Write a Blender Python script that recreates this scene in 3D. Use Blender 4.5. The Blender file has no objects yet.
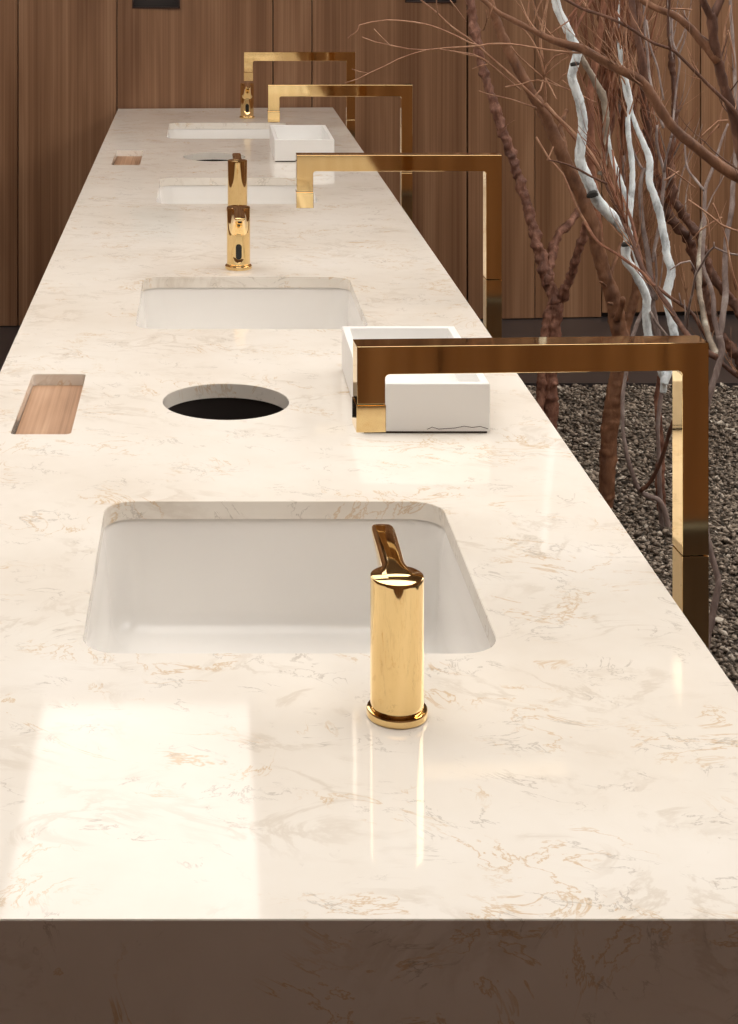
import bpy, bmesh, math, random
from mathutils import Vector, Matrix, noise
import numpy as np
random.seed(7)
rng = np.random.default_rng(5)
SC = bpy.context.scene
COL = SC.collection
F = 1684.0                 # focal length in pixels of the 738 wide frame
CAMZ = 1.72                # eye height
TOP = 0.92                 # countertop height
VX, VY = 203.0, -80.0      # vanishing point of the level view direction

def P(px, py, y):
    return Vector(((px - VX) * y / F, y, CAMZ - (py - VY) * y / F))

# ------------------------------------------------------------------ materials
def new_mat(name):
    m = bpy.data.materials.new(name); m.use_nodes = True
    nt = m.node_tree; b = nt.nodes['Principled BSDF']
    return m, nt, b
def N(nt, t, **kw):
    n = nt.nodes.new(t)
    for k, v in kw.items(): setattr(n, k, v)
    return n
def L(nt, a, b): nt.links.new(a, b)
def ramp(nt, stops, interp='LINEAR'):
    r = N(nt, 'ShaderNodeValToRGB'); cr = r.color_ramp; cr.interpolation = interp
    while len(cr.elements) > 1: cr.elements.remove(cr.elements[-1])
    cr.elements[0].position = stops[0][0]; cr.elements[0].color = (*stops[0][1], 1)
    for p, c in stops[1:]:
        e = cr.elements.new(p); e.color = (*c, 1)
    return r
def g(v): return (v, v, v)
def coords(nt, scale=(1, 1, 1), rot=(0, 0, 0), obj=True):
    t = N(nt, 'ShaderNodeTexCoord'); mp = N(nt, 'ShaderNodeMapping')
    mp.inputs['Scale'].default_value = scale; mp.inputs['Rotation'].default_value = rot
    L(nt, t.outputs['Object'], mp.inputs['Vector']); return mp
def noi(nt, vec, scale, detail=4, rough=.5, dist=0.0):
    n = N(nt, 'ShaderNodeTexNoise'); n.inputs['Scale'].default_value = scale
    n.inputs['Detail'].default_value = detail; n.inputs['Roughness'].default_value = rough
    n.inputs['Distortion'].default_value = dist
    L(nt, vec, n.inputs['Vector']); return n
def mathn(nt, op, a, b=None, clamp=False):
    n = N(nt, 'ShaderNodeMath', operation=op); n.use_clamp = clamp
    for i, v in enumerate((a, b)):
        if v is None: continue
        if isinstance(v, (int, float)): n.inputs[i].default_value = v
        else: L(nt, v, n.inputs[i])
    return n.outputs[0]
def mixc(nt, f, a, b):
    n = N(nt, 'ShaderNodeMix', data_type='RGBA')
    if isinstance(f, (int, float)): n.inputs[0].default_value = f
    else: L(nt, f, n.inputs[0])
    for i, v in ((6, a), (7, b)):
        if isinstance(v, tuple): n.inputs[i].default_value = (*v, 1)
        else: L(nt, v, n.inputs[i])
    return n.outputs[2]

def marble():
    m, nt, b = new_mat('veined_stone')
    mp = coords(nt, (1.0, 1.0, 1.0), (0, 0, .25))
    base = noi(nt, mp.outputs[0], 3.0, 5, .6)
    rb = ramp(nt, [(.3, (.75, .69, .61)), (.55, (.82, .775, .705)), (.75, (.86, .825, .77))])
    L(nt, base.outputs[0], rb.inputs[0])
    # thin broken veins: ridges of distorted noise, kept only in patches
    def veins(sc, w, dist, mask_sc, lo, hi, seed):
        mv = N(nt, 'ShaderNodeMapping'); mv.inputs['Location'].default_value = (seed, seed * .7, 0)
        mv.inputs['Scale'].default_value = (1.0, 1.35, 1.0)
        L(nt, mp.outputs[0], mv.inputs['Vector'])
        n = noi(nt, mv.outputs[0], sc, 6, .62, dist)
        d = mathn(nt, 'ABSOLUTE', mathn(nt, 'SUBTRACT', n.outputs[0], .5))
        v = N(nt, 'ShaderNodeMapRange'); v.interpolation_type = 'SMOOTHSTEP'
        v.inputs[1].default_value = 0; v.inputs[2].default_value = w
        v.inputs[3].default_value = 1; v.inputs[4].default_value = 0
        L(nt, d, v.inputs[0])
        k = noi(nt, mv.outputs[0], mask_sc, 3, .55)
        kr = N(nt, 'ShaderNodeMapRange'); kr.interpolation_type = 'SMOOTHSTEP'
        kr.inputs[1].default_value = lo; kr.inputs[2].default_value = hi
        L(nt, k.outputs[0], kr.inputs[0])
        return mathn(nt, 'MULTIPLY', v.outputs[0], kr.outputs[0])
    c = rb.outputs[0]
    soft = veins(6, .05, 1.2, 7, .48, .66, 9.3)
    c = mixc(nt, mathn(nt, 'MULTIPLY', soft, .38), c, (.55, .47, .38))
    v1 = veins(7, .018, 1.8, 8, .50, .62, 0.0)
    c = mixc(nt, mathn(nt, 'MULTIPLY', v1, .55), c, (.56, .34, .11))
    v2 = veins(12, .018, 1.5, 12, .51, .62, 4.4)
    c = mixc(nt, mathn(nt, 'MULTIPLY', v2, .5), c, (.36, .31, .26))
    L(nt, c, b.inputs['Base Color'])
    b.inputs['Roughness'].default_value = .05
    b.inputs['IOR'].default_value = 1.5
    return m
def wood(name, dark, mid, light, rough=.42, scl=1.0, vert=True, off=0.0, turn=False):
    m, nt, b = new_mat(name)
    s = (9 * scl, 9 * scl, .55 * scl) if vert else (9 * scl, .7 * scl, 9 * scl)
    t = N(nt, 'ShaderNodeTexCoord'); oi = N(nt, 'ShaderNodeObjectInfo')
    add = N(nt, 'ShaderNodeVectorMath', operation='ADD')
    mul = N(nt, 'ShaderNodeVectorMath', operation='SCALE'); mul.inputs['Scale'].default_value = 37
    cmb = N(nt, 'ShaderNodeCombineXYZ')
    for i in range(3): L(nt, oi.outputs['Random'], cmb.inputs[i])
    L(nt, cmb.outputs[0], mul.inputs[0]); L(nt, t.outputs['Object'], add.inputs[0]); L(nt, mul.outputs[0], add.inputs[1])
    mp = N(nt, 'ShaderNodeMapping'); mp.inputs['Scale'].default_value = s
    L(nt, add.outputs[0], mp.inputs['Vector'])
    n1 = noi(nt, mp.outputs[0], 1.0, 3, .5, 1.2)
    w = N(nt, 'ShaderNodeTexWave', wave_type='BANDS', bands_direction='X')
    w.inputs['Scale'].default_value = .22; w.inputs['Distortion'].default_value = 14
    w.inputs['Detail'].default_value = 2; w.inputs['Detail Scale'].default_value = .7
    L(nt, mp.outputs[0], w.inputs['Vector'])
    mp2 = N(nt, 'ShaderNodeMapping'); mp2.inputs['Scale'].default_value = (14, 14, 1.0) if vert else (14, 1.0, 14)
    L(nt, mp.outputs[0], mp2.inputs['Vector'])
    fine = noi(nt, mp2.outputs[0], 1.0, 3, .6)
    a = mathn(nt, 'ADD', mathn(nt, 'MULTIPLY', n1.outputs[0], .50), mathn(nt, 'MULTIPLY', w.outputs[0], .13))
    a = mathn(nt, 'ADD', a, mathn(nt, 'MULTIPLY', fine.outputs[0], .50))
    r = ramp(nt, [(.40, dark), (.57, mid), (.76, light)])
    L(nt, a, r.inputs[0]); L(nt, r.outputs[0], b.inputs['Base Color'])
    b.inputs['Roughness'].default_value = rough
    bp = N(nt, 'ShaderNodeBump'); bp.inputs['Strength'].default_value = .12; bp.inputs['Distance'].default_value = .002
    L(nt, fine.outputs[0], bp.inputs['Height']); L(nt, bp.outputs[0], b.inputs['Normal'])
    return m
def gold(name='polished_gold', rough=.045, col=(.91, .68, .345)):
    m, nt, b = new_mat(name)
    b.inputs['Metallic'].default_value = 1
    mp = coords(nt, (60, 60, 6)); n = noi(nt, mp.outputs[0], 1.0, 3)
    r = ramp(nt, [(.3, (col[0] * .93, col[1] * .91, col[2] * .86)), (.7, col)])
    L(nt, n.outputs[0], r.inputs[0]); L(nt, r.outputs[0], b.inputs['Base Color'])
    b.inputs['Roughness'].default_value = rough
    return m
def plain(name, col, rough=.5, var=.06, scale=8, spec=.5, metallic=0):
    m, nt, b = new_mat(name)
    mp = coords(nt); n = noi(nt, mp.outputs[0], scale, 4)
    r = ramp(nt, [(.3, tuple(c * (1 - var) for c in col)), (.7, tuple(min(1, c * (1 + var)) for c in col))])
    L(nt, n.outputs[0], r.inputs[0]); L(nt, r.outputs[0], b.inputs['Base Color'])
    b.inputs['Roughness'].default_value = rough; b.inputs['Specular IOR Level'].default_value = spec
    b.inputs['Metallic'].default_value = metallic
    return m
def bark(name, a, c, d, scale=22, bump=.5):
    m, nt, b = new_mat(name)
    mp = coords(nt, (1, 1, .45)); n = noi(nt, mp.outputs[0], scale, 5, .65, .6)
    r = ramp(nt, [(.32, a), (.52, c), (.72, d)])
    L(nt, n.outputs[0], r.inputs[0]); L(nt, r.outputs[0], b.inputs['Base Color'])
    b.inputs['Roughness'].default_value = .7
    n2 = noi(nt, mp.outputs[0], scale * 3, 4, .6)
    bp = N(nt, 'ShaderNodeBump'); bp.inputs['Strength'].default_value = bump; bp.inputs['Distance'].default_value = .004
    L(nt, n2.outputs[0], bp.inputs['Height']); L(nt, bp.outputs[0], b.inputs['Normal'])
    return m
def stones():
    m, nt, b = new_mat('dark_chips')
    gm = N(nt, 'ShaderNodeNewGeometry')
    r = ramp(nt, [(0, (.08, .06, .045)), (.5, (.20, .158, .12)), (.9, (.33, .272, .215)), (1, (.50, .44, .37))])
    L(nt, gm.outputs['Random Per Island'], r.inputs[0]); L(nt, r.outputs[0], b.inputs['Base Color'])
    b.inputs['Roughness'].default_value = .75
    return m
def lamp_mat(name, col, s):
    m, nt, b = new_mat(name)
    b.inputs['Base Color'].default_value = (.8, .8, .8, 1)
    b.inputs['Emission Color'].default_value = (*col, 1); b.inputs['Emission Strength'].default_value = s
    return m

M = dict(
    marble=marble(),
    wall=wood('walnut_panel', (.14, .064, .029), (.215, .108, .054), (.32, .18, .10), .4),
    oak=wood('pale_oak', (.24, .13, .07), (.40, .235, .14), (.52, .33, .21), .5, 1.6, vert=False),
    gold=gold(), goldn=gold('brushed_gold', .12, (.92, .68, .34)),
    china=plain('white_glazed_ceramic', (.80, .78, .75), .12, .01),
    white=plain('matte_white_resin', (.84, .83, .81), .42, .01),
    black=plain('black_lens', (.01, .01, .01), .08, .02),
    dark=plain('dark_void', (.02, .014, .012), .6, .1),
    slate=plain('dark_slate', (.035, .029, .029), .33, .2, 3),
    steel=plain('dark_bronze_frame', (.06, .04, .035), .45, .1, metallic=.8),
    ceil=plain('warm_plaster', (.42, .36, .30), .85, .03),
    soil=plain('dark_soil', (.075, .06, .047), .9, .3, 40),
    stones=stones(),
    red=bark('reddish_bark', (.08, .03, .018), (.17, .07, .042), (.36, .18, .12), 34, 1.0),
    brown=bark('warm_brown_bark', (.09, .035, .016), (.18, .078, .036), (.31, .15, .08), 22, .8),
    pale=bark('chalky_white_bark', (.36, .39, .41), (.76, .83, .86), (.88, .93, .94), 30, 1.0),
    grey=bark('grey_pink_bark', (.12, .08, .07), (.24, .18, .16), (.42, .36, .33), 26, .9),
    darkb=bark('dark_brown_bark', (.05, .019, .011), (.105, .043, .024), (.24, .115, .07), 24, .9),
    twig=bark('tan_twig_bark', (.24, .11, .06), (.36, .19, .11), (.50, .31, .20), 30, .2),
    rtwig=bark('russet_twig_bark', (.12, .042, .02), (.22, .085, .043), (.33, .15, .085), 30, .2),
    lichen=bark('mottled_lichen_bark', (.10, .07, .05), (.27, .22, .17), (.62, .60, .50), 20),
    ring=plain('black_bark_scar', (.02, .018, .016), .8, .1),
    leaf=plain('bleached_leaf', (.50, .45, .38), .7, .2),
    glow=lamp_mat('diffuse_daylight_panel', (1.0, .95, .89), 2.5),
    glow2=lamp_mat('garden_fill_panel', (1.0, .96, .90), 6.0),  # unseen source, added to brighten the trees and far walls
    glow3=lamp_mat('warm_fill_panel', (1.0, .95, .89), 3.4),  # unseen sources, added for top light on the counter and timber wall
)

# ------------------------------------------------------------------ object helpers
def link(name, me, mat=None, parent=None, smooth=None):
    o = bpy.data.objects.new(name, me); COL.objects.link(o)
    if mat is not None: me.materials.append(mat)
    if parent is not None: o.parent = parent
    if smooth is not None:
        me.polygons.foreach_set('use_smooth', [True] * len(me.polygons))
        if smooth < 179: me.set_sharp_from_angle(angle=math.radians(smooth))
    return o
def bm_obj(name, bm, mat=None, parent=None, smooth=None):
    bmesh.ops.recalc_face_normals(bm, faces=bm.faces)
    me = bpy.data.meshes.new(name); bm.to_mesh(me); bm.free()
    return link(name, me, mat, parent, smooth)
def empty(name, loc, rz=0):
    o = bpy.data.objects.new(name, None); COL.objects.link(o); o.empty_display_size = .05
    o.location = loc; o.rotation_euler = (0, 0, rz); return o
def tag(o, label, cat, group=None, kind=None):
    o['label'] = label; o['category'] = cat
    if group: o['group'] = group
    if kind: o['kind'] = kind
    return o
def struct(o): o['kind'] = 'structure'; return o
def bevel(o, w, seg=2):
    md = o.modifiers.new('bevel', 'BEVEL'); md.width = w; md.segments = seg; md.limit_method = 'ANGLE'
    md.angle_limit = math.radians(40)
    return o
def add_box(bm, x0, x1, y0, y1, z0, z1):
    v = [bm.verts.new((x, y, z)) for z in (z0, z1) for x, y in ((x0, y0), (x1, y0), (x1, y1), (x0, y1))]
    for f in ((0, 3, 2, 1), (4, 5, 6, 7), (0, 1, 5, 4), (1, 2, 6, 5), (2, 3, 7, 6), (3, 0, 4, 7)):
        bm.faces.new([v[i] for i in f])
    return v
def box(name, x0, x1, y0, y1, z0, z1, mat, parent=None, bev=0):
    bm = bmesh.new(); add_box(bm, x0, x1, y0, y1, z0, z1)
    o = bm_obj(name, bm, mat, parent)
    if bev: bevel(o, bev)
    return o
def prism(name, pts, z0, z1, mat, parent=None, bev=0, axis='Z', smooth=None):
    bm = bmesh.new()
    def mk(p, h): return (p[0], p[1], h) if axis == 'Z' else (p[0], h, p[1])
    a = [bm.verts.new(mk(p, z0)) for p in pts]; b = [bm.verts.new(mk(p, z1)) for p in pts]
    n = len(pts)
    bm.faces.new(a); bm.faces.new(b[::-1])
    for i in range(n): bm.faces.new((a[i], a[(i + 1) % n], b[(i + 1) % n], b[i]))
    o = bm_obj(name, bm, mat, parent, smooth)
    if bev: bevel(o, bev)
    return o
def rrect(x0, x1, y0, y1, r, n=8):
    out = []
    for cx, cy, a0 in ((x1 - r, y1 - r, 0), (x0 + r, y1 - r, 90), (x0 + r, y0 + r, 180), (x1 - r, y0 + r, 270)):
        for i in range(n + 1):
            a = math.radians(a0 + 90 * i / n); out.append((cx + r * math.cos(a), cy + r * math.sin(a)))
    return out
def circle(cx, cy, r, n=64):
    return [(cx + r * math.cos(2 * math.pi * i / n), cy + r * math.sin(2 * math.pi * i / n)) for i in range(n)]
def rings(name, rr, mat, parent=None, cap0=False, cap1=False, smooth=40):
    bm = bmesh.new(); prev = None
    for ring in rr:
        cur = [bm.verts.new(p) for p in ring]
        if prev:
            n = len(cur)
            for i in range(n): bm.faces.new((prev[i], prev[(i + 1) % n], cur[(i + 1) % n], cur[i]))
        elif cap0: bm.faces.new(cur)
        prev = cur
    if cap1: bm.faces.new(prev)
    return bm_obj(name, bm, mat, parent, smooth)
def lathe(name, prof, mat, parent=None, n=56, smooth=35):
    return rings(name, [[(r * math.cos(2 * math.pi * i / n), r * math.sin(2 * math.pi * i / n), z) for i in range(n)] for r, z in prof],
                 mat, parent, True, True, smooth)

# ------------------------------------------------------------------ room
EPS = .06
def wy(x): return 7.17 + EPS * x            # face of the far timber wall
XL, XR, YF, ZC = -3.0, 4.8, -.55, 3.10
wall = struct(prism('wall_back', [(XL, wy(XL) + .035), (XR, wy(XR) + .035), (XR, wy(XR) + .2), (XL, wy(XL) + .2)], 0, ZC, M['dark']))
def wx(px): return (px - VX) * 7.17 / F / (1 - EPS * (px - VX) / F)
seams = [-560, -350, -150, 18, 117, 273, 312, 467, 535, 602, 701, 860, 1060, 1270]
for i in range(len(seams) - 1):
    gap = .0022 if seams[i] not in (467,) else .005
    a, b = wx(seams[i]) + gap, wx(seams[i + 1]) - .0022
    z0 = .004 if seams[i] < 600 else .022
    st = .0 if seams[i] < 535 else .006
    if seams[i] in (117, 312):
        # a recessed pull slot is cut in this door panel
        p0, p1 = (132, 180) if seams[i] == 117 else (405, 456)
        zb = CAMZ - ((8 if seams[i] == 117 else 3) - VY) * 7.2 / F; zt = zb + .13
        s0, s1 = wx(p0), wx(p1)
        bm = bmesh.new()
        for (u0, u1, v0, v1) in ((a, s0, z0, ZC), (s1, b, z0, ZC), (s0, s1, z0, zb), (s0, s1, zt, ZC)):
            vs = [(u0, wy(u0)), (u1, wy(u1)), (u1, wy(u1) + .03), (u0, wy(u0) + .03)]
            lo = [bm.verts.new((p[0], p[1], v0)) for p in vs]; hi = [bm.verts.new((p[0], p[1], v1)) for p in vs]
            bm.faces.new(lo); bm.faces.new(hi)
            for k in range(4): bm.faces.new((lo[k], lo[(k + 1) % 4], hi[(k + 1) % 4], hi[k]))
        pn = bm_obj('wall_panel', bm, M['wall'], wall)
        bm = bmesh.new(); t = .006; c = (s0 + s1) / 2
        y = wy(c)
        for (u0, u1, v0, v1) in ((s0, s0 + t, zb, zt), (s1 - t, s1, zb, zt), (s0, s1, zb, zb + t), (s0, s1, zt - t, zt)):
            add_box(bm, u0, u1, y - .006, y + .034, v0, v1)
        bm_obj('slot_frame', bm, M['steel'], pn)
    else:
        prism('wall_panel', [(a, wy(a) + st), (b, wy(b) + st), (b, wy(b) + .03), (a, wy(a) + .03)], z0, ZC, M['wall'], wall, .0012)
def side_wall(name, x0, x1, y0, y1, nx, ny, mat):
    o = struct(box(name, x0, x1, y0, y1, 0, ZC, M['dark'] if mat else M['ceil']))
    return o
# walls out of frame: timber boards on a dark backing
wf = struct(box('wall_front', XL, XR, YF - .2, YF - .03, 0, ZC, M['dark']))
n = 12
for i in range(n):
    a = XL + (XR - XL) * i / n; b = XL + (XR - XL) * (i + 1) / n
    box('wall_panel', a + .004, b - .004, YF - .03, YF, .02, ZC, M['wall'], wf, .002)
wl = struct(box('wall_left', XL - .2, XL - .03, YF, wy(XL), 0, ZC, M['dark']))
wr = struct(box('wall_right', XR + .03, XR + .2, YF, wy(XR), 0, ZC, M['dark']))
n = 9
for i in range(n):
    e_ = wy(XL) - .004
    a = YF + (e_ - YF) * i / n; b = YF + (e_ - YF) * (i + 1) / n
    box('wall_panel', XL - .03, XL, a + .004, b - .004, .02, ZC, M['wall'], wl, .002)
    e_ = wy(XR) - .004
    a = YF + (e_ - YF) * i / n; b = YF + (e_ - YF) * (i + 1) / n
    box('wall_panel', XR, XR + .03, a + .004, b - .004, .02, ZC, M['wall'], wr, .002)
GX0, GX1, GY0, GY1 = .78, 4.7, 1.2, 6.255
def slab_with_holes(name, outer, holes, z0, z1, mat, parent=None, bev=0.0):
    cu = bpy.data.curves.new(name, 'CURVE'); cu.dimensions = '2D'; cu.fill_mode = 'BOTH'
    for k, pts in enumerate([outer] + holes):
        s = cu.splines.new('POLY'); s.points.add(len(pts) - 1)
        for p, q in zip(s.points, pts): p.co = (q[0], q[1], 0, 1)
        s.use_cyclic_u = True
    cu.extrude = (z1 - z0) / 2
    tmp = bpy.data.objects.new('tmp', cu); COL.objects.link(tmp)
    dg = bpy.context.evaluated_depsgraph_get()
    me = bpy.data.meshes.new_from_object(tmp.evaluated_get(dg))
    bpy.data.objects.remove(tmp); bpy.data.curves.remove(cu)
    me.materials.clear()
    bm = bmesh.new(); bm.from_mesh(me); bmesh.ops.remove_doubles(bm, verts=bm.verts, dist=1e-5)
    for v in bm.verts: v.co.z += (z0 + z1) / 2
    bmesh.ops.recalc_face_normals(bm, faces=bm.faces)
    bmesh.ops.dissolve_limit(bm, angle_limit=.001, verts=[], edges=[e for e in bm.edges if e.calc_face_angle(0) < .001])
    if bev:
        es = [e for e in bm.edges if e.calc_face_angle(0) > 1.2 and all(v.co.z > z1 - 1e-4 for v in e.verts)]
        bmesh.ops.bevel(bm, geom=es, offset=bev, segments=2, affect='EDGES')
    bm.to_mesh(me); bm.free(); me.name = name
    o = link(name, me, mat, parent, 35)
    return o
floor_o = struct(slab_with_holes('floor', [(XL, YF), (XR, YF), (XR, 7.7), (XL, 7.0 + .3)], [[(GX0, GY0), (GX0, GY1), (GX1, GY1), (GX1, GY0)]], -.12, 0, M['slate']))
bed = struct(box('floor_garden_bed', GX0, GX1, GY0, GY1, -.12, -.022, M['soil']))
# ceiling openings: first holds the reflected daylight panel, the rest added fill panels
LP = [(-.62, .185, 4.55, 6.47, 'glow'), (-.95, 1.25, .62, 4.05, 'glow3'), (2.38, 4.5, 1.5, 6.9, 'glow2'), (-2.7, -1.05, 2.6, 6.7, 'glow3')]
struct(slab_with_holes('ceiling', [(XL, YF), (XR, YF), (XR, 7.7), (XL, 7.3)],
      [[(a, c), (a, d), (b, d), (b, c)] for a, b, c, d, _ in LP], ZC, ZC + .12, M['ceil']))
lab = ['long narrow glowing ceiling panel nearest the timber wall', 'large added fill light panel in the ceiling over the stone counter',
       'large added fill light panel in the ceiling over the gravel bed', 'tall added fill light panel in the ceiling left of the counter']
for (a, b, c, d, mt), lb in zip(LP, lab):
    e = tag(empty('ceiling_light_or_fill', ((a + b) / 2, (c + d) / 2, ZC)), lb, 'ceiling light')
    w, h = (b - a) / 2, (d - c) / 2
    box('diffuser', -w + .01, w - .01, -h + .01, h - .01, .03, .05, M[mt], e)
    bm = bmesh.new()
    for q in ((-w, -w + .012, -h, h), (w - .012, w, -h, h), (-w, w, -h, -h + .012), (-w, w, h - .012, h)):
        add_box(bm, q[0], q[1], q[2], q[3], 0.0, .06)
    bm_obj('frame', bm, M['steel'], e)

# ------------------------------------------------------------------ counter
CX0, CX1, CY0 = -.3595, .5545, 1.348
SC_Y = [2.077, 3.534, 4.985, 6.40]; SX = .0962; HW, HD = .2300, .2395
D1 = (.038, 2.80, .105); D2 = (.038, 5.69, .105)
SLOTS = [(-.300, -.206, 2.62, 2.967), (-.300, -.206, 5.50, 5.845)]
holes = [rrect(SX - HW, SX + HW, y - HD, y + HD, .042) for y in SC_Y]
holes += [circle(*D1), circle(*D2)] + [rrect(*s, .009, 4) for s in SLOTS]
counter = tag(empty('vanity_counter', (0, 0, 0)), 'long cream veined stone washroom counter running to the timber wall', 'counter')
yf = lambda x: wy(x) - .012
slab_with_holes('countertop', [(CX0, CY0), (CX1, CY0), (CX1, yf(CX1)), (CX0, yf(CX0))], holes, TOP - .024, TOP, M['marble'], counter, .0007)
AP = .24
box('front_apron', CX0, CX1, CY0, CY0 + .022, TOP - AP, TOP - .024, M['marble'], counter)
for a, b in ((CX0, CX0 + .021), (CX1 - .021, CX1)):
    prism('side_apron', [(a, CY0 + .023), (b, CY0 + .023), (b, yf(b)), (a, yf(a))], TOP - AP, TOP - .024, M['marble'], counter)
prism('underside_panel', [(CX0 + .022, CY0 + .023), (CX1 - .022, CY0 + .023), (CX1 - .022, yf(CX1)), (CX0 + .022, yf(CX0))],
      TOP - AP, TOP - AP + .012, M['dark'], counter)
prism('base_cabinet', [(CX0 + .12, CY0 + .15), (CX1 - .12, CY0 + .15), (CX1 - .12, yf(CX1)), (CX0 + .12, yf(CX0))],
      0, TOP - AP - .001, M['wall'], counter)

def sink(y, label):
    e = tag(empty('undermount_sink', (SX, y, TOP)), label, 'sink', 'sinks along the stone counter')
    def rr(dx, r, z, dy=None):
        dy = dx if dy is None else dy
        return [(a, b, z) for a, b in rrect(-HW - dx, HW + dx, -HD - dy, HD + dy, r)]
    rings('basin', [rr(.024, .06, -.036), rr(.024, .06, -.0248), rr(.003, .045, -.0248), rr(.002, .045, -.028), rr(-.004, .045, -.06), rr(-.010, .045, -.145),
                    rr(-.016, .045, -.162), rr(-.028, .045, -.172), rr(-.05, .045, -.176), rr(-.12, .045, -.180), rr(-.19, .02, -.183)],
          M['china'], e, False, True, 60)
    d = lathe('drain', [(.001, -.1825), (.02, -.1822), (.024, -.181), (.030, -.1805), (.032, -.182)], M['gold'], e)
    lathe('drain_plug', [(.018, -.1818), (.018, -.179), (.012, -.1775), (.001, -.177)], M['goldn'], d)
sink(SC_Y[0], 'large white basin closest to the viewer, behind the first short gold dispenser')
sink(SC_Y[1], 'white basin just beyond the first white box, in front of a sensor dispenser')
sink(SC_Y[2], 'white basin third along the counter, just before the far white box')
sink(SC_Y[3], 'white basin farthest away, nearest the timber wall')
def chute(c, label):
    e = tag(empty('waste_chute', (c[0], c[1], TOP)), label, 'waste chute', 'round waste holes in the counter')
    r = c[2]
    rings('sleeve', [[(x, y, z) for x, y in circle(0, 0, q, 48)] for q, z in
                     ((r + .008, -.0248), (r + .004, -.0248), (r + .004, -.20), (r + .008, -.20), (r + .008, -.0248))], M['dark'], e)
    rings('bin_liner', [[(x, y, z) for x, y in circle(0, 0, q, 48)] for q, z in
                        ((r, -.175), (r, -.19), (r * .2, -.192))], M['steel'], e, False, True)
chute(D1, 'dark round waste hole with stone edge left of the near white box')
chute(D2, 'dark round waste hole beside the far white box')
for s, lb in zip(SLOTS, ('oak base sunk in the large rectangular slot near the left counter edge',
                         'oak base in the small distant rectangular slot near the left counter edge')):
    o = prism('wooden_tray', rrect(s[0] + .001, s[1] - .001, s[2] + .001, s[3] - .001, .008, 4), TOP - .040, TOP - .0195, M['oak'])
    tag(o, lb, 'tray', 'oak trays set in the counter')

# white boxes
def tray_box(x0, y0, w, d, h, label, crack=False):
    e = tag(empty('white_box', (x0 + w / 2, y0 + d / 2, TOP)), label, 'box', 'white storage boxes on the counter')
    w /= 2; d /= 2; t = .013; b = .0035
    bm = bmesh.new()
    o_ = [bm.verts.new(p) for p in ((-w, -d, b), (w, -d, b), (w, d, b), (-w, d, b))]
    t_ = [bm.verts.new(p) for p in ((-w, -d, h), (w, -d, h), (w, d, h), (-w, d, h))]
    i_ = [bm.verts.new(p) for p in ((-w + t, -d + t, h), (w - t, -d + t, h), (w - t, d - t, h), (-w + t, d - t, h))]
    j_ = [bm.verts.new(p) for p in ((-w + t, -d + t, b + .012), (w - t, -d + t, b + .012), (w - t, d - t, b + .012), (-w + t, d - t, b + .012))]
    bm.faces.new(o_); bm.faces.new(j_)
    for k in range(4):
        m_ = (k + 1) % 4
        bm.faces.new((o_[k], o_[m_], t_[m_], t_[k])); bm.faces.new((t_[k], t_[m_], i_[m_], i_[k])); bm.faces.new((i_[k], i_[m_], j_[m_], j_[k]))
    bevel(bm_obj('box_body', bm, M['white'], e), .0016, 3)
    box('foot', -w + .004, w - .004, -d + .004, d - .004, 0, b, M['steel'], e)
    if crack:
        pts = [(-.6, .012), (-.1, .013), (.02, .016), (.1, .0195), (.2, .0165), (.45, .018), (.6, .021), (.72, .019), (.85, .0205), (.97, .017)]
        pp = [Vector((w * a, -d - .0002, z - .009)) for a, z in pts[2:]]
        me = tube_mesh([(p, .00045) for p in pp], 5); k = link('hairline_crack', me, M['steel'], e)
        k['label'] = 'thin dark crack along the bottom edge'
def tube_mesh(pr, nseg=8, knob=0.0, seed=0, wob=0.0):
    bm = bmesh.new(); sweep(bm, pr, nseg, knob, seed, wob)
    me = bpy.data.meshes.new('tube'); bmesh.ops.recalc_face_normals(bm, faces=bm.faces); bm.to_mesh(me); bm.free(); return me
def sweep(bm, pr, nseg=8, knob=0.0, seed=0, wob=0.0):
    """continuous tapering tube through [(point, radius)...]; knob adds nodes as on old pruned stems"""
    prev = None; ref = Vector((0.13, -1, .2)).normalized(); n = len(pr)
    for i, (p, r) in enumerate(pr):
        t = (pr[min(i + 1, n - 1)][0] - pr[max(i - 1, 0)][0])
        t = t.normalized() if t.length > 1e-9 else Vector((0, 0, 1))
        u = (ref - t * ref.dot(t)).normalized(); ref = u; v = t.cross(u)
        cur = []
        for k in range(nseg):
            a = 2 * math.pi * k / nseg; rr = r
            if knob:
                q = p + (u * math.cos(a) + v * math.sin(a)) * r
                f = noise.noise(q * 42 + Vector((seed, 0, 0))); h = noise.noise(q * 105)
                rr = r * (1 + knob * (max(f, -.15) * 1.1) + (.10 + .38 * knob) * h + .08 * noise.noise(q * 14))
            cur.append(bm.verts.new(p + (u * math.cos(a) + v * math.sin(a)) * rr))
        if prev:
            for k in range(nseg): bm.faces.new((prev[k], prev[(k + 1) % nseg], cur[(k + 1) % nseg], cur[k]))
        else: bm.faces.new(cur[::-1])
        prev = cur
    bm.faces.new(prev)
tray_box(.2468, 2.622, .2, .372, .078, 'white open box near the round waste hole, behind the nearest gold faucet', True)
tray_box(.2362, 5.566, .198, .40, .074, 'small distant white open box reflected in the counter, near the far basins')

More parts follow.
